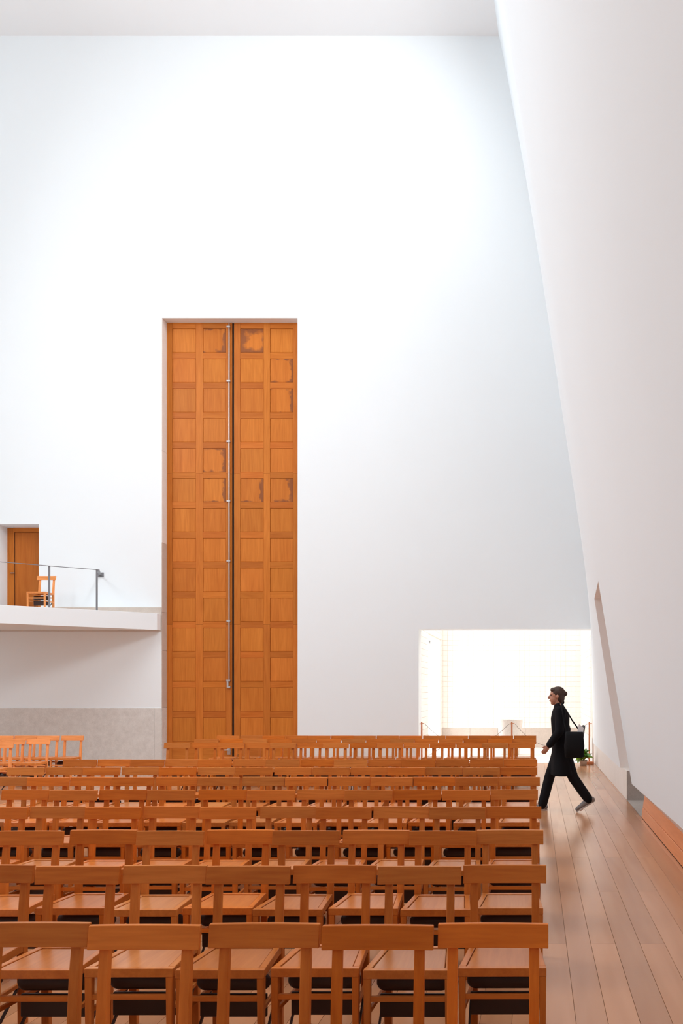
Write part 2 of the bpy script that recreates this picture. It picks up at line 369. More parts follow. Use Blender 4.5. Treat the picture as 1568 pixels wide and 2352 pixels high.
# ------------------------------------------------------------------ plank floor
fl = MB().box(XL, 1.46, YB, YF + .0, -0.12, -0.006).build('floor', SHADOW_GAP); tag(fl, kind='structure')
PW, PL, GAP = 0.163, 2.83, 0.0018
cols = range(-87, 10)
cells = []
for c in cols:
    x0 = 0.209 + (c - 1) * PW; x1 = x0 + PW
    if x0 < XL: continue
    x1 = min(x1, 1.396)
    if x1 - x0 < .02: continue
    off = 7.0 if c % 2 else 5.57
    y = off - PL * 7
    while y < YF:
        a, b = max(y, YB), min(y + PL, YF); y += PL
        if b - a > .05: cells.append((x0 + GAP / 2, x1 - GAP / 2, a + GAP / 2, b - GAP / 2))
cells.sort(key=lambda q: (max(0, -0.3 - q[0]) * 1.0 + (0 if q[3] > 3.4 else 6) + abs((q[2] + q[3]) / 2 - 7) * 0.1))
rest = MB(); cache = {}
for k, (x0, x1, a, b) in enumerate(cells):
    if k < 290:
        key = (round(x1 - x0, 3), round(b - a, 3))
        if key not in cache:
            hx, hy = (x1 - x0) / 2, (b - a) / 2
            cache[key] = MB().box(-hx, hx, -hy, hy, -.005, 0).mesh('plank', PLANK, bevel=.0008)
        o = link('plank', cache[key], fl, ((x0 + x1) / 2, (a + b) / 2, 0)); t = random.uniform(.86, 1.1); h = random.uniform(-.03, .03)
        o.color = (t * (1 + h * .3), t, t * (1 - h), 1)
    else: rest.box(x0, x1, a, b, -.005, 0)
tag(rest.build('plank_field', PLANK_I, fl), kind='stuff')

# ------------------------------------------------------------------ main door
YD = YF + 0.24
sd = F / YD
dx = lambda x: (x - CX) / sd
dz = lambda y: EYE - (y - CY) / sd
d1 = frame('door_1', ((-8.4 - 5.4) / 2, YD, 0)); OX = d1.location.x
def dbox(x0, x1, y0, y1, z0, z1): return MB().box(x0 - OX, x1 - OX, y0, y1, z0, z1)
panel_cols = [(395.4, 449.5), (466, 519), (551.6, 605), (620, 673)]
leaf_x = [(379.5, 532.3), (537.2, 683.5)]
ptop = [754.9 + 68.72 * i for i in range(14)]; ph = 54.6
stains = {(2, 0): 2, (1, 0): 1, (3, 1): 1, (1, 4): 1, (3, 5): 1, (3, 2): 1, (1, 5): 1, (2, 5): 1}
pm = {}
for li, (lx0, lx1) in enumerate(leaf_x):
    lf = MB().box(dx(lx0) - OX, dx(lx1) - OX, .035, .06, 0.01, dz(741.2)).build('leaf', DOOR_Z, d1)
    X0, X1 = dx(lx0), dx(lx1); c0, c1 = panel_cols[2 * li], panel_cols[2 * li + 1]
    ex = [X0, dx(c0[0]), dx(c0[1]), dx(c1[0]), dx(c1[1]), X1]
    breaks = [0.01, dz(1434.5), dz(1088), dz(741.2)]
    for a, b in ((0, 1), (2, 3), (4, 5)):                       # upright stiles in three lengths
        for z0, z1 in zip(breaks, breaks[1:]):
            cx, cz = (ex[a] + ex[b]) / 2, (z0 + z1) / 2
            o = MB().box(ex[a] - cx + .001, ex[b] - cx - .001, -.0, .036, z0 - cz + .0015, z1 - cz - .0015).build('stile', DOOR_Z, lf, bevel=.002, loc=(cx - OX, 0, cz))
            t = random.uniform(.9, 1.06); o.color = (t, t * random.uniform(.95, 1.02), t, 1)
    for ci, cpx in enumerate((c0, c1)):
        xa, xb = dx(cpx[0]), dx(cpx[1]); cx = (xa + xb) / 2; hx = (xb - xa) / 2
        rails = [(dz(ptop[0]), dz(741.2))] + [(dz(ptop[i + 1]), dz(ptop[i] + ph)) for i in range(13)] + [(0.01, dz(ptop[13] + ph))]
        for z0, z1 in rails:
            cz = (z0 + z1) / 2
            o = MB().box(-hx, hx, .002, .036, z0 - cz, z1 - cz).build('rail', DOOR_X, lf, bevel=.002, loc=(cx - OX, 0, cz))
            t = random.uniform(.82, 1.08); o.color = (t, t * random.uniform(.92, 1.03), t, 1)
        for i in range(14):
            z1, z0 = dz(ptop[i]), dz(ptop[i] + ph); cz = (z0 + z1) / 2; hz = (z1 - z0) / 2
            k = stains.get((2 * li + ci, i), 0)
            mat = (DOOR_Z, DOOR_S, DOOR_S2)[k]
            key = (round(hx, 3), k)
            if key not in pm:
                mm = MB()                                       # flat field with a bevelled edge, sunk behind the rails
                f = .010; g = .0025; y0, y1 = .007, .014
                mm.hexa([(-hx + g, y1, -hz + g), (hx - g, y1, -hz + g), (hx - g, .034, -hz + g), (-hx + g, .034, -hz + g),
                         (-hx + g, y1, hz - g), (hx - g, y1, hz - g), (hx - g, .034, hz - g), (-hx + g, .034, hz - g)])
                mm.hexa([(-hx + g + f, y0, -hz + g + f), (hx - g - f, y0, -hz + g + f), (hx - g, y1, -hz + g), (-hx + g, y1, -hz + g),
                         (-hx + g + f, y0, hz - g - f), (hx - g - f, y0, hz - g - f), (hx - g, y1, hz - g), (-hx + g, y1, hz - g)])
                pm[key] = mm.mesh('panel', mat)
            o = link('panel', pm[key], lf, (cx - OX, 0, cz)); t = random.uniform(.93, 1.07); o.color = (t, t * random.uniform(.97, 1.04), t, 1)
dbox(dx(532.4), dx(537.1), .03, .06, .01, dz(741.2)).build('meeting_gap', DARK, d1)
dbox(dx(376), dx(379.4), .02, .06, .0, dz(741.2)).build('hinge_gap', DARK, d1)
for zc in (1.2, 3.35, 5.2, 6.9, 9.2): dbox(dx(376.5), dx(381), -.012, .03, zc - .05, zc + .05).build('hinge', STEEL, d1, bevel=.003)
m = MB(); m.tube([(dx(527) - OX, -.03, dz(1562)), (dx(527) - OX, -.03, dz(745))], .016, 10)
rod = m.build('bolt_rod', STEEL, d1, smooth=True)
for yy in (752, 876.5, 1015, 1151.5, 1289, 1426.5):
    MB().box(dx(521.5) - OX, dx(530) - OX, -.055, .002, dz(yy) - .022, dz(yy) + .022).build('bracket', STEEL, rod, bevel=.006)
m = MB(); X = dx(527) - OX
m.box(X - .05, X - .012, -.05, .0, dz(1580), dz(1562)); m.box(X - .06, X + .03, -.06, 0, dz(1565), dz(1561)); m.box(X - .02, X + .04, -.07, -.03, dz(1580), dz(1576))
m.build('bolt_handle', STEEL, rod, bevel=.004)
m = MB(); m.box(dx(524) - OX, dx(531) - OX, -.05, 0, dz(1733), dz(1716)); m.tube([(dx(527) - OX, -.09, dz(1722)), (dx(515) - OX, -.09, dz(1722))], .014, 8)
m.build('door_handle', STEEL, d1, smooth=False)
m = MB(); m.tube([(dx(545) - OX, -.09, dz(1735)), (dx(545) - OX, -.09, dz(1712))], .013, 8); m.box(dx(543) - OX, dx(547) - OX, -.09, 0, dz(1735), dz(1732)); m.box(dx(543) - OX, dx(547) - OX, -.09, 0, dz(1715), dz(1712))
m.build('door_handle', STEEL, d1)
dbox(dx(520), dx(548), -.14, .03, dz(741), dz(737)).build('catch_plate', GREY_METAL, d1, bevel=.004)
MB().box(-8.46 - OX, -5.39 - OX, .062, .2, 0, 10.13).build('backing', DOOR_X, d1)

# ------------------------------------------------------------------ balcony, its door and railing
def slab_pt(t): return (-8.51 + (18.9 - 14.2) * -1.197 * t, 18.9 + (14.2 - 18.9) * t)
ax_, ay_ = slab_pt(0); bx_, by_ = slab_pt(.98)
tag(MB().prism([(ax_, ay_), (ax_ + .004, YF), (-12.9, YF), (-12.3, 15.73)], 3.005, 3.38).build('trim_3', WHITE, bevel=.004), kind='structure')
tag(MB().box(-12.95, -8.487, YF - .012, YF + .05, 2.99, 3.53).build('trim_4', BEIGE_STONE), kind='structure')  # stone band; its part beside the slab end stands in for shade
d2 = frame('door_2', (-11.75, YF + .44, 3.385))
MB().box(-.52, -.345, -.03, .03, 0, 2.03).build('door_frame', DOOR_Z, d2, bevel=.004)
MB().box(-.345, .56, -.03, .03, 1.93, 2.06).build('door_frame', DOOR_X, d2, bevel=.004)
o = MB().box(-.335, .56, -.012, .02, 0, 1.925).build('leaf', DOOR_Z, d2, bevel=.004); o.color = (.86, .8, .78, 1)
MB().box(-.345, -.335, -.01, .03, 0, 1.93).build('door_gap', DARK, d2)
m = MB(); m.tube([(-.40, -.06, .98), (-.32, -.06, .98)], .011, 8); m.tube([(-.40, -.06, .98), (-.40, -.02, .98)], .012, 8); m.build('door_handle', GREY_METAL, d2)
MB().box(-.7, .9, .035, .06, -.1, 2.2).build('backing', DARK, d2)

rl = thing('railing', 'thin grey metal railing along the edge of the white balcony', 'railing', (-9.36, 18.19, 3.38))
ro = rl.location.copy()
dirv = Vector((-1.197, -1, 0)).normalized()
def edge(Y): return Vector((-8.51 + (Y - 18.9) * 1.197 - .045, Y + .05, 0))
zr = 4.26
def bar(p, q, wd, ht, name, parent, o0=ro):
    p, q = Vector(p) - o0, Vector(q) - o0; t = (q - p).normalized(); up = Vector((0, 0, 1)) if abs(t.z) < .9 else dirv
    s_ = t.cross(up).normalized() * wd / 2; u = s_.cross(t).normalized() * ht / 2
    return MB().hexa([p - s_ - u, p + s_ - u, p + s_ + u, p - s_ + u, q - s_ - u, q + s_ - u, q + s_ + u, q - s_ + u]).build(name, GREY_METAL, parent)
e1 = edge(18.14); e2 = edge(16.5)
bar((e1.x, e1.y, zr), (e2.x, e2.y, zr), .045, .010, 'handrail', rl)
for Y in (18.12, 17.54, 16.55):
    e = edge(Y); bar((e.x, e.y, 3.38), (e.x, e.y, zr - .005), .016, .036, 'post', rl)
rt = bar((e1.x, e1.y, zr), (-9.88, YF, zr), .045, .012, 'return_bar', rl)
MB().box(-9.93 - ro.x, -9.80 - ro.x, YF - .02 - ro.y, YF - ro.y, zr - .04 - ro.z, zr + .06 - ro.z).build('wall_plate', GREY_METAL, rt)

# ------------------------------------------------------------------ baptistery
bx0, bx1, byb, bzc = -2.645, 1.31, 24.0, 7.5
tag(MB().box(bx0 - .4, bx1 + .4, YF, byb + .3, -.1, -.001).build('floor.002', PALE_STONE), kind='structure')
WY0, WY1, WZ = 20.9, 23.5, 3.02
hole_b = lambda y, z: WY0 < y < WY1 and (z < WZ or 3.24 < z < 5.2)
wl = grid([YF + TH - .01, WY0, WY1, byb + .01], [0, WZ, 3.24, 5.2, bzc], hole_b, lambda y, z: (bx0 - .012, y, z)).build('wall_baptistery_left', GROUT); tag(wl, kind='structure')
wk = MB().box(bx0 - .4, bx1 + .4, byb, byb + .2, 0, bzc).build('wall_baptistery_back', GROUT); tag(wk, kind='structure')
wq = MB().box(bx1 + .002, bx1 + .05, YF + .005, byb, 0, bzc).build('wall_baptistery_right', GROUT); tag(wq, kind='structure')
bt = .147
tm = MB().box(-bt / 2 + .0025, bt / 2 - .0025, -.012, 0, -bt / 2 + .0025, bt / 2 - .0025).mesh('tile', TILE, bevel=.0015)
ctr = []; z = .56 + bt / 2; ro_ = 0
restt = MB()
while z < bzc:
    x = bx0 + bt / 2
    while x < bx1:
        ctr.append((x, z)); x += bt
    z += bt
ctr.sort(key=lambda q: (0 if q[1] < 3.5 else 50) + (abs(q[1] - 2.45) * 1.2 + (3 if 0.25 < q[0] < 0.75 and q[1] < 1.9 else 0)))
for k, (x, z) in enumerate(ctr):
    if k < 290: link('tile', tm, wk, (x, byb, z))
    else: restt.box(x - bt / 2 + .0025, x + bt / 2 - .0025, byb - .012, byb, z - bt / 2 + .0025, z + bt / 2 - .0025)
tag(restt.build('tile_field', TILE, wk), kind='stuff')
ml = MB(); mr_ = MB()
z = bt / 2 + .56
while z < bzc:
    y = YF + TH - .005 + bt / 2
    while y + bt / 2 < byb + .06:
        if not (WY0 - .07 < y < WY1 + .07 and (z < WZ + .07 or 3.17 < z < 5.27)):
            ml.box(bx0 - .012, bx0, y - bt / 2 + .0025, y + bt / 2 - .0025, z - bt / 2 + .0025, z + bt / 2 - .0025)
        mr_.box(bx1 - .006, bx1 + .002, y - bt / 2 + .0025, min(byb, y + bt / 2 - .0025), z - bt / 2 + .0025, z + bt / 2 - .0025)
        y += bt
    z += bt
tag(ml.build('tile_field', TILE, wl), kind='stuff'); tag(mr_.build('tile_field', TILE, wq), kind='stuff')
pk = frame('baseboard_baptistery')
n = 5
for i in range(n):
    a = bx0 + (bx1 - bx0) * i / n; b = bx0 + (bx1 - bx0) * (i + 1) / n
    MB().box(a + .002, b - .002, byb - .02, byb, 0, .55).build('plinth_stone', BEIGE_STONE, pk, bevel=.003)
MB().box(bx0 - .01, bx0 + .006, YF + TH, WY0, 0, .55).build('plinth_stone', PALE_STONE, pk)
MB().box(bx1 - .008, bx1, YF + .01, byb - .02, 0, .55).build('plinth_stone', PALE_STONE, pk)
# baptistery ceiling with a rooflight
m = grid([bx0 - .4, -2.1, .7, bx1 + .4], [YF + .02, 20.4, 23.4, byb + .2], lambda x, y: -2.1 < x < .7 and 20.4 < y < 23.4, lambda x, y: (x, y, bzc))
tag(m.build('ceiling.001', WHITE), kind='structure')
for k, (z0, z1) in enumerate(((0.02, WZ), (3.24, 5.2))):
    wn = frame('window_%d' % (k + 1))
    m = MB()                                                   # deep white reveals
    for q in ([(bx0 - .01, WY1, z0), (bx0 - .38, WY1, z0), (bx0 - .38, WY1, z1), (bx0 - .01, WY1, z1)], [(bx0 - .01, WY0, z0), (bx0 - .38, WY0, z0), (bx0 - .38, WY0, z1), (bx0 - .01, WY0, z1)],
              [(bx0 - .01, WY0, z1), (bx0 - .38, WY0, z1), (bx0 - .38, WY1, z1), (bx0 - .01, WY1, z1)], [(bx0 - .01, WY0, z0), (bx0 - .38, WY0, z0), (bx0 - .38, WY1, z0), (bx0 - .01, WY1, z0)]): m.poly(q)
    m.build('reveal', FRAME_W, wn)
    for (y0, y1, a, b) in ((WY0, WY1, z0, z0 + .07), (WY0, WY1, z1 - .07, z1), (WY0, WY0 + .07, z0, z1), (WY1 - .07, WY1, z0, z1), (22.16, 22.24, z0, z1)):
        MB().box(bx0 - .37, bx0 - .31, y0, y1, a, b).build('window_frame', FRAME_W, wn)
    for (y0, y1) in ((WY0 + .07, 22.16), (22.24, WY1 - .07)):
        MB().box(bx0 - .345, bx0 - .338, y0, y1, z0 + .07, z1 - .07).build('pane', GLASS, wn)

# font
fo = thing('baptismal_font', 'pale tapered stone font standing in the bright tiled alcove', 'font', ((1171 - CX) * 21.4 / F, 21.4, 0))
prof_f = [(.225, 0.0), (.235, .02), (.262, .30), (.300, .62), (.322, .86), (.328, .893), (.322, .90), (.285, .90), (.272, .885), (.24, .78), (.12, .73)]
MB().rings([[(r * math.cos(a), r * math.sin(a) * .96, z) for a in [k * 2 * math.pi / 48 for k in range(48)]] for r, z in prof_f]).build('bowl', MARBLE, fo, smooth=True)
MB().rings([[(r * math.cos(a), r * math.sin(a) * .96, z) for a in [k * 2 * math.pi / 40 for k in range(40)]] for r, z in ((.255, .828), (.258, .832))]).build('water', plain('water', (.6, .65, .66), .05), fo)

# rope stands
def stand(px, py, Y, label):
    x = (px - CX) * Y / F
    r = thing('rope_stand', label, 'stand', (x, Y, 0), 0, 'wooden rope stands at the alcove')
    MB().box(-.095, .095, -.095, .095, 0, .055).build('base', ORANGE_WOOD, r, bevel=.006)
    MB().hexa([(-.02, -.015, .055), (.02, -.015, .055), (.02, .015, .055), (-.02, .015, .055), (-.016, -.013, .94), (.016, -.013, .94), (.016, .013, .94), (-.016, .013, .94)]).build('post', ORANGE_WOOD, r, bevel=.003)
    MB().tube([(-.045, 0, .895), (.05, 0, .905)], .009, 8).build('peg', ORANGE_WOOD, r, smooth=True)
    return Vector((x, Y, .905))
s1 = stand(968, 1657, 18.78, 'slim orange wooden rope stand left of the font, by the alcove edge')
s2 = stand(1175, 1659, 18.78, 'slim orange wooden rope stand in front of the font')
s3 = stand(1353, 1659, 18.75, 'orange wooden rope stand beside the plant, by the right wall')
def rope(a, b, label, sag=.42, bow=(0, 0)):
    pts = []
    for i in range(15):
        t = i / 14; p = a.lerp(b, t); k = 4 * t * (1 - t); pts.append(p + Vector((bow[0] * k, bow[1] * k, -sag * k)))
    c = pts[7].copy(); c.z = pts[7].z
    o = MB().tube([q - c for q in pts], .006, 8).build('barrier_rope', ROPE, smooth=True, loc=c)
    return tag(o, label, 'rope', 'barrier ropes')
rope(s1 + Vector((.07, 0, -.01)), s2 + Vector((-.06, 0, -.01)), 'thin grey rope slung from the left stand to the one before the font', .5)
rope(s2 + Vector((.07, 0, -.01)), s3 + Vector((-.06, 0, -.01)), 'thin grey rope slung between the font stand and the right stand', .5)

# plant by the right stand
plx, ply = P(1339, 1748, 18.35)[0], 18.35
pt = thing('potted_plant', 'small leafy green plant in a low pale pot by the right wall', 'plant', (plx, ply, 0))
MB().rings([[(r * math.cos(k * math.pi / 12), r * math.sin(k * math.pi / 12), z) for k in range(24)] for r, z in ((.07, 0), (.085, .09), (.095, .12), (.085, .12), (.078, .10))]).build('pot', plain('pale_clay', (.55, .42, .33), .7), pt, smooth=True)
LEAF = plain('green_leaf', (.07, .20, .012), .45); LEAF2 = plain('light_green_leaf', (.20, .34, .02), .45); YEL = plain('yellow_leaf', (.55, .35, .03), .5)
def leafm(mat):
    m = MB(); L = .17; wd = .055
    rows = []
    for i in range(6):
        t = i / 5; hw = wd * math.sin(math.pi * (.06 + .90 * t)) ; z = .05 * t - .09 * t * t
        rows.append([(-hw, L * t, z + .012), (0, L * t, z), (hw, L * t, z + .012)])
    m.rings(rows, cap=False, closed=False); return m.mesh('leaf', mat, smooth=True)
lm = [leafm(LEAF), leafm(LEAF2), leafm(YEL)]
for k in range(46):
    el = random.uniform(-.25, 1.25); az = random.uniform(0, 2 * math.pi); h = random.uniform(.13, .25)
    o = link('leaf', lm[0 if k % 3 else 1] if k < 43 else lm[2], pt, (math.cos(az) * .035, math.sin(az) * .035, h if k < 43 else .12))
    o.rotation_euler = (el, random.uniform(-.4, .4), az - math.pi / 2); sc = random.uniform(.85, 1.15); o.scale = (sc, sc, sc)
m = MB()
for k in range(5): m.tube([(0, 0, .1), (.02 * math.cos(k * 1.3), .02 * math.sin(k * 1.3), .2), (.04 * math.cos(k * 1.3), .04 * math.sin(k * 1.3), .27)], .005, 6)
m.build('stem', LEAF, pt, smooth=True)

# ------------------------------------------------------------------ chairs
def make_chair():
    r = thing('wooden_chair', 'chair', 'chair')
    zt = .41; yf, yr = -.178, .186; wf, wr_ = .203, .174; rim = .03
    m = MB()
    m.hexa([(-wf, yf, zt - .041), (wf, yf, zt - .041), (wf, yf + rim, zt - .041), (-wf, yf + rim, zt - .041), (-wf, yf, zt), (wf, yf, zt), (wf, yf + rim, zt), (-wf, yf + rim, zt)])
    m.hexa([(-wr_, yr - rim, zt - .041), (wr_, yr - rim, zt - .041), (wr_, yr, zt - .041), (-wr_, yr, zt - .041), (-wr_, yr - rim, zt), (wr_, yr - rim, zt), (wr_, yr, zt), (-wr_, yr, zt)])
    for s in (-1, 1):
        a, b, c, d = (s * (wf - rim - .002), yf + rim + .0005), (s * (wf - .002), yf + rim + .0005), (s * wr_, yr - rim - .0005), (s * (wr_ - rim), yr - rim - .0005)
        q = [a, b, c, d] if s > 0 else [b, a, d, c]
        m.hexa([(x, y, zt - .041) for x, y in q] + [(x, y, zt) for x, y in q])
    m.build('seat_frame', SEAT_F, r, bevel=.0022)
    i = .0045; xf_, xr_ = wf - rim - .002 - i, wr_ - rim - i + .002
    MB().hexa([(x, y, z) for z in (zt - .02, zt - .005) for x, y in ((-xf_, yf + rim + i), (xf_, yf + rim + i), (xr_, yr - rim - i), (-xr_, yr - rim - i))]).build('seat', SEAT_W, r, bevel=.002)
    for s in (-1, 1):
        x0, x1 = sorted((s * (wf - .001), s * (wf - .033)))
        MB().hexa([(x0 + .003, yf + .003, 0), (x1 - .003, yf + .003, 0), (x1 - .003, yf + .033, 0), (x0 + .003, yf + .033, 0), (x0, yf + .001, zt - .041), (x1, yf + .001, zt - .041), (x1, yf + .034, zt - .041), (x0, yf + .034, zt - .041)]).build('leg', CW[2], r, bevel=.002)
    # rear posts: upright to the seat, then leaning back
    for s in (-1, 1):
        x0, x1 = sorted((s * .1745, s * .1365)); rings = []
        for z, yy, d in ((0, .196, .030), (.36, .188, .036), (.44, .189, .036), (.62, .206, .030), (.79, .232, .022)):
            rings.append([(x0, yy, z), (x1, yy, z), (x1, yy + d, z), (x0, yy + d, z)])
        MB().rings(rings).build('post', CW[2], r, bevel=.002)
    # backrest board, gently hollowed, fixed to the front of the posts
    m = MB(); rings = []; n = 8
    for k in range(n + 1):
        t = k / n * 2 - 1; x = .21 * t; b = .008 * (1 - t * t)
        rings.append([(x, .202 + b - .006, .712), (x, .2215 + b - .004, .712), (x, .236 + b - .004, .80), (x, .2165 + b - .006, .80)])
    m.rings([rg[::-1] for rg in rings]).build('backrest', CW[0], r, bevel=.002)
    MB().box(-.172, .172, yf + .008, yf + .024, .262, .287).build('stretcher', CW[0], r, bevel=.002)
    MB().box(-.138, .138, .193, .209, .30, .325).build('stretcher', CW[0], r, bevel=.002)
    for s in (-1, 1):
        xa, xb = s * (wf - .022), s * .160
        q = [(xa - .008, yf + .033), (xa + .008, yf + .033), (xb + .008, .195), (xb - .008, .195)]
        MB().hexa([(x, y, .200) for x, y in q] + [(x, y, .222) for x, y in q]).build('stretcher', CW[1], r, bevel=.002)
    # folded kneeler stowed under the seat: board, rounded pad and two struts
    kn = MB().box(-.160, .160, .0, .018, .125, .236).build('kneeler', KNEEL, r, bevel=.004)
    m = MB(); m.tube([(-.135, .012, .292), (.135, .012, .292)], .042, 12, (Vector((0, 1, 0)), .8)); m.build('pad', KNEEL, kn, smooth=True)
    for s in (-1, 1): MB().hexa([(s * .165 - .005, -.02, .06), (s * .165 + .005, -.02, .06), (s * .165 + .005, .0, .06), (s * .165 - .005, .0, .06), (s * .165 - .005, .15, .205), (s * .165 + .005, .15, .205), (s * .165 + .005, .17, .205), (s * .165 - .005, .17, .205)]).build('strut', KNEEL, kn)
    return r

proto = make_chair()
used = [False]
def put_chair(xc, ytop, rz, label, group, tone, z=0.0):
    """xc, ytop: centre and depth of the backrest's top edge"""
    c = proto if not used[0] else copy_thing(proto)
    used[0] = True
    off = Matrix.Rotation(rz, 3, 'Z') @ Vector((0, .225, 0))
    c.location = (xc - off.x, ytop - off.y, z); c.rotation_euler = (0, 0, rz)
    tag(c, label, 'chair', group)
    for ch in c.children:
        j = random.uniform(.96, 1.04)
        if ch.name.startswith('kneeler'): continue
        tr, tg, tb = (min(tone[0], 1.15), min(tone[1], 1.3), min(tone[2], 1.7)) if ch.name.startswith('seat') else tone
        ch.color = (tr * j, tg * j, tb * j, 1)
    return c
def tone():
    t = random.uniform(.84, 1.12); h = random.choice((random.uniform(-.08, .05), random.uniform(.02, .16)))
    return (t * (1 - .4 * max(h, 0)), t * (1 + h), t * (1 + 5 * h))
ORD = ['first', 'second', 'third', 'fourth', 'fifth', 'sixth', 'seventh', 'eighth', 'ninth', 'tenth', 'eleventh', 'twelfth', 'thirteenth', 'fourteenth']
ROWN = {0: 'nearest row', 1: 'second row back', 2: 'third row back', 3: 'fourth row back', 4: 'fifth row back', 5: 'sixth row back', 6: 'seventh row back', 7: 'eighth row back',
        10: 'first row behind the cross aisle', 11: 'middle row behind the cross aisle', 12: 'rearmost row behind the cross aisle'}
EDGES = {  # right edge of each backrest in the photograph
    0: [1259, 997, 734, 465, 202, -62],
    1: [1254, 1060, 864, 669, 475, 280, 76, -118],
    2: [1247.5, 1095, 940, 781, 627, 472, 313, 151, -5],
    3: [1242.7, 1115, 985, 854, 725, 590, 457, 327, 198, 68, -62],
    4: [1235, 1125, 1013, 902, 792, 679, 566, 450, 338, 227, 114, 1],
    5: [1239.6, 1144, 1045, 949, 850, 752, 653, 552, 454, 355, 258, 163, 67],
    6: [1233.5, 1149, 1062, 977, 892, 804, 716, 628, 540, 453, 365, 278, 191, 105]}
def row_y(n): return 3.197 + 1.050 * n
for n in (0, 1, 2, 3, 4, 5, 6, 7, 10, 11, 12):
    Y = row_y(n); s = F / Y
    if n in EDGES: ed = EDGES[n]
    else:
        r0, l0 = {7: (1233.5, 147), 10: (1228, 378), 11: (1231, 447), 12: (1231, 498)}[n]
        pitch = (r0 - l0) / 14; ed = [r0 - pitch * i + (random.uniform(-.012, .012) * s if i else 0) for i in range(14)]
    xr = [(e - CX) / s for e in ed]
    for i in range(1, len(xr)): xr[i] = min(xr[i], xr[i - 1] - .4225)
    for i, x in enumerate(xr):
        jy = 0.014 * (-1) ** i + random.uniform(-.006, .006)
        end = 'from the right end' 
        lab = ('honey brown wooden chair, %s from the right end, %s' % (ORD[i], ROWN[n])) if i else 'honey brown wooden chair at the right aisle end, %s' % ROWN[n]
        tn = tone()
        put_chair(x - .21, Y + jy, R(random.uniform(-.5, .5)), lab, 'chairs right of the middle aisle', tn)
# chairs left of the middle aisle, turned a little towards it
for n, rights in ((10, [31, -32]), (11, [115.5, 60.5, 5]), (12, [192, 138.5, 84.5, 33])):
    Y = row_y(n); s = F / Y
    for i, e in enumerate(rights):
        lab = 'sheen-tinted chair left of the middle aisle, %s from that aisle, %s' % (ORD[i], {10: 'nearest row there', 11: 'middle row there', 12: 'rearmost row there'}[n])
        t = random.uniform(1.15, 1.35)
        put_chair((e - CX) / s - .21, Y + .015 * (-1) ** i, R(-1.5 + random.uniform(-1, 1)), lab, 'chairs left of the middle aisle', (t * 1.15, t * 1.6, t * 4))  # tint pales the wood to imitate sheen
bc = put_chair(-10.82, 18.60, R(-1), 'wooden chair alone on the white balcony before the small door', None, (1.4, 1.95, 4.5), 3.38)  # balcony chair: sheen put into the colour by a paler tint
if 'group' in bc: del bc['group']

# ------------------------------------------------------------------ the walking person
SKIN = plain('skin', (.52, .25, .16), .5); COAT = plain('black_coat_cloth', (.006, .006, .008), .9, spec=.2); TROU = plain('black_trouser_cloth', (.008, .008, .010), .9, spec=.2)
HAIR = plain('dark_brown_hair', (.05, .022, .012), .55); SHOE = plain('grey_shoe', (.22, .20, .195), .6); SOLE = plain('pale_sole', (.6, .57, .54), .7)
BAG = plain('black_bag_cloth', (.006, .006, .007), .8, spec=.2); PAPER = plain('white_paper', (.78, .79, .80), .8); ROLL = plain('grey_fabric', (.10, .10, .10), .8)
px0, py0 = .36, 11.55
pr = thing('person', 'person in a long black coat and black trousers striding left, bag behind', 'person', (px0, py0, 0))
# local axes: forward is -x, the left side is -y (towards the camera)
def remesh(o, vox, it=4):
    md = o.modifiers.new('union', 'REMESH'); md.mode = 'VOXEL'; md.voxel_size = vox; md.use_smooth_shade = True
    sm = o.modifiers.new('soft', 'SMOOTH'); sm.factor = .5; sm.iterations = it
    return o
hip_n, hip_f = Vector((.01, -.085, .87)), Vector((.01, .085, .87))      # near (left) and far (right) hip
kn_n, an_n, to_n = Vector((.165, -.09, .47)), Vector((.365, -.09, .185)), Vector((.265, -.09, .045))   # left leg trails
kn_f, an_f, to_f = Vector((-.155, .085, .475)), Vector((-.255, .085, .085)), Vector((-.40, .085, .035))  # right leg leads
chest, neck, head = Vector((-.02, 0, 1.27)), Vector((-.035, 0, 1.45)), Vector((-.065, 0, 1.585))
sh_n, el_n, wr_n = Vector((-.015, -.185, 1.385)), Vector((-.03, -.225, 1.11)), Vector((-.165, -.195, .925))
sh_f, el_f, wr_f = Vector((-.015, .185, 1.385)), Vector((.085, .225, 1.115)), Vector((.06, .215, .87))
b = MB()
b.tube([(0, 0, .88), (.0, 0, 1.02), (-.015, 0, 1.18), (-.015, 0, 1.36)], [.145, .13, .15, .12], 16, (Vector((1, 0, 0)), .72))
b.tube([(-.02, 0, 1.36), (-.04, 0, 1.47), (-.055, 0, 1.54)], [.06, .052, .052], 12)
for sh, el, wr2, sgn in ((sh_n, el_n, wr_n, -1), (sh_f, el_f, wr_f, 1)):
    b.tube([(-.015, sgn * .05, 1.37), sh, sh.lerp(el, .5), el, el.lerp(wr2, .35), wr2], [.06, .055, .045, .039, .040, .026], 12)
    d = (wr2 - el).normalized(); fw = Vector((-1, 0, 0)); fw = (fw - d * fw.dot(d)).normalized(); sd_ = d.cross(fw)
    palm = wr2 + d * .05
    b.tube([wr2, palm, wr2 + d * .085], [.025, .034, .032], 12, (sd_, .55))
    for k, (o_, ln) in enumerate(((.027, .070), (.009, .080), (-.009, .074), (-.026, .058))):
        q0 = wr2 + d * .085 + fw * o_; q1 = q0 + d * ln * .5 + sd_ * (-sgn) * .010; q2 = q1 + d * ln * .38 + sd_ * (-sgn) * .022
        b.tube([q0, q1, q2], [.0095, .0085, .007], 8)
    b.tube([wr2 + d * .03 + fw * .022, wr2 + d * .055 + fw * .045, wr2 + d * .088 + fw * .052], [.012, .010, .0085], 8)
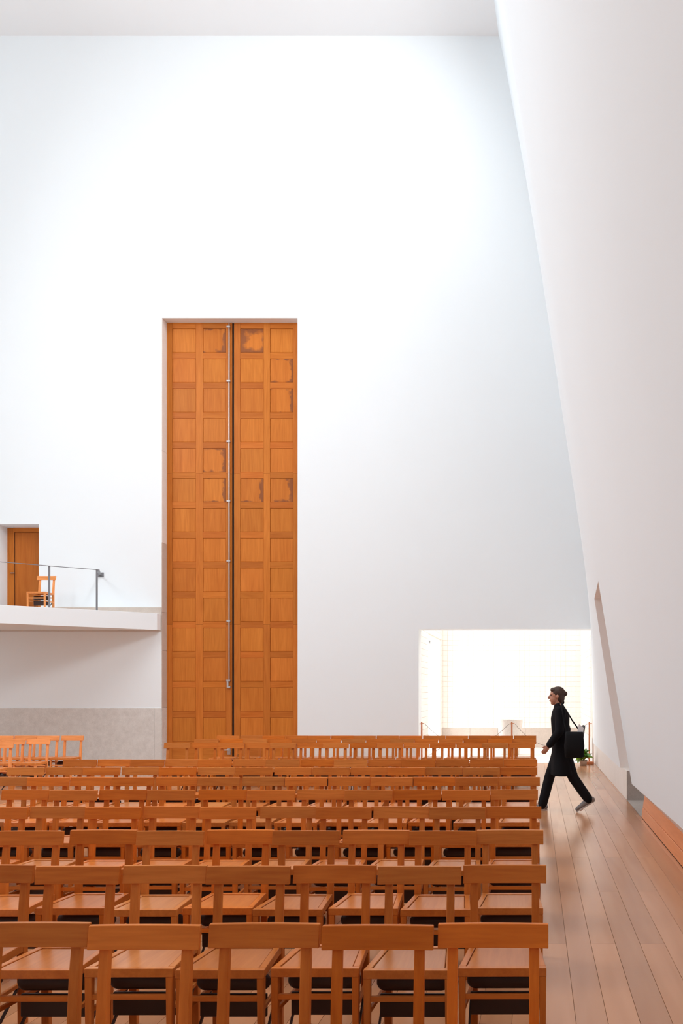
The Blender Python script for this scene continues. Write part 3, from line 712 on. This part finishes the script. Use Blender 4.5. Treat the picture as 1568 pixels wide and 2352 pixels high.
for hp, kn_, an, to in ((hip_n, kn_n, an_n, to_n), (hip_f, kn_f, an_f, to_f)):
    b.tube([hp, hp.lerp(kn_, .5), kn_, kn_.lerp(an, .35), an], [.088, .074, .055, .056, .038], 14)
    b.tube([an, an.lerp(to, .5), to], [.038, .036, .028], 10)
# head, looking the way it walks
b.ball(head + Vector((.012, 0, .03)), (.095, .076, .098)); b.ball(head + Vector((-.03, 0, -.035)), (.060, .058, .075)); b.ball(head + Vector((-.045, 0, -.095)), (.034, .035, .026))
b.tube([head + Vector((-.085, 0, .018)), head + Vector((-.106, 0, -.022))], [.010, .015], 8)
b.tube([head + Vector((-.084, -.02, -.062)), head + Vector((-.092, 0, -.060)), head + Vector((-.084, .02, -.062))], [.007, .009, .007], 8)
for s in (-1, 1): b.ball(head + Vector((.015, s * .078, -.005)), (.016, .012, .030), 10, 6)
for s in (-1, 1): b.tube([head + Vector((-.078, s * .012, .034)), head + Vector((-.066, s * .046, .034))], [.009, .009], 8)
remesh(b.build('body', SKIN, pr, smooth=True), .006, 3)
e = MB()
for s in (-1, 1): e.ball(head + Vector((-.074, s * .030, .012)), .011, 10, 6)
e.build('eyes', plain('eye', (.05, .03, .02), .15), pr, smooth=True)
h = MB(); h.ball(head + Vector((.025, 0, .045)), (.100, .084, .092)); h.ball(head + Vector((.055, 0, -.02)), (.062, .074, .085)); h.ball(head + Vector((-.035, 0, .088)), (.050, .066, .034))
h.ball(head + Vector((.118, 0, .035)), (.036, .036, .036))
remesh(h.build('hair', HAIR, pr, smooth=True), .009, 2)
t_ = MB()
for hp, kn_, an in ((hip_n, kn_n, an_n), (hip_f, kn_f, an_f)):
    en = an + (an - kn_).normalized() * .01
    t_.tube([hp + Vector((0, 0, .05)), hp.lerp(kn_, .5), kn_, kn_.lerp(an, .5), en], [.105, .09, .073, .07, .066], 16)
remesh(t_.build('trousers', TROU, pr, smooth=True), .011, 3)
# coat: a lofted body with sleeves, collar and a flared skirt that swings with the stride
c = MB(); rings = []
for z, xc, rx, ry in ((.50, .025, .165, .235), (.53, .025, .17, .238), (.70, .015, .150, .215), (.86, .012, .138, .200), (1.02, .0, .118, .172), (1.16, -.01, .125, .180), (1.28, -.012, .130, .195), (1.37, -.015, .110, .190), (1.42, -.02, .085, .135), (1.455, -.03, .068, .075)):
    rings.append([(xc + rx * math.cos(k * math.pi / 14) * (1 + (.06 * math.sin(5 * k * math.pi / 14) if z < .75 else 0)), ry * math.sin(k * math.pi / 14), z) for k in range(28)])
c.rings(rings)
for sh, el, wr2 in ((sh_n, el_n, wr_n), (sh_f, el_f, wr_f)):
    c.tube([sh + Vector((0, 0, -.005)), sh.lerp(el, .5), el, el.lerp(wr2, .5), wr2.lerp(el, .04)], [.078, .068, .060, .055, .050], 14)
c.tube([(-.08, -.02, 1.46), (-.035, -.07, 1.48), (.03, 0, 1.50), (-.035, .07, 1.48), (-.08, .02, 1.46)], [.02, .024, .026, .024, .02], 10)
remesh(c.build('coat', COAT, pr, smooth=True), .011, 4)
for an, to in ((an_n, to_n), (an_f, to_f)):
    d = (to - an); flat_d = d.normalized()
    heel = an + Vector((.035, 0, -.055)) if an is an_f else an + Vector((.055, 0, -.03))
    tip = to + Vector((-.05, 0, -.005)) if an is an_f else to + Vector((-.045, 0, -.008))
    m = MB(); m.tube([heel + Vector((0, 0, .02)), heel.lerp(tip, .5) + Vector((0, 0, .022)), tip + Vector((0, 0, .008))], [.043, .044, .032], 14); m.tube([an + Vector((0, 0, .01)), heel.lerp(an, .5)], [.046, .045], 12)
    shoe = remesh(m.build('shoe', SHOE, pr, smooth=True), .009, 3)
    up = Vector((0, 0, 1)); ax = (tip - heel).normalized(); nn = Vector((ax.z, 0, -ax.x)); nn = nn if nn.z > 0 else -nn
    rings = []
    for k in range(9):
        t = k / 8; p = (heel + ax * -.035).lerp(tip + ax * .028, t); hw = .036 * math.sqrt(max(.04, 1 - abs(2 * t - 1) ** 3)); 
        q = p - nn * .026
        rings.append([q + Vector((0, -hw, 0)), q + Vector((0, hw, 0)), q + Vector((0, hw, 0)) + nn * .018, q + Vector((0, -hw, 0)) + nn * .018])
    MB().rings(rings).build('sole', SOLE, shoe)
# shoulder bag carried on the trailing side
bg_ = thing('shoulder_bag', 'black cloth bag with white papers hanging behind the walking person', 'bag', (px0 + .165, py0 - .375, .77))
m = MB(); rings = []
for z, rx, ry in ((0, .10, .05), (.015, .125, .065), (.16, .135, .075), (.30, .120, .060), (.345, .115, .040)):
    rings.append([(rx * math.copysign(abs(math.cos(a)) ** .55, math.cos(a)), ry * math.copysign(abs(math.sin(a)) ** .55, math.sin(a)), z) for a in [k * math.pi / 14 for k in range(28)]])
m.rings(rings).build('bag_body', BAG, bg_, smooth=True)
MB().hexa([(.02, -.012, .25), (.10, -.012, .22), (.10, .0, .22), (.02, .0, .25), (.06, -.012, .45), (.125, -.012, .40), (.125, .0, .40), (.06, .0, .45)]).build('paper', PAPER, bg_)
MB().tube([(.10, .02, .26), (.122, .02, .41)], [.025, .026], 12).build('rolled_cloth', ROLL, bg_, smooth=True)
m = MB(); m.tube([(-.10, 0, .33), (-.14, .04, .50), (-.155, .07, .62), (-.165, .12, .70), (-.17, .17, .722)], .010, 8); m.tube([(.09, 0, .33), (-.03, .04, .50), (-.10, .07, .62), (-.15, .12, .70), (-.17, .17, .722)], .010, 8)
m.build('strap', BAG, bg_, smooth=True)
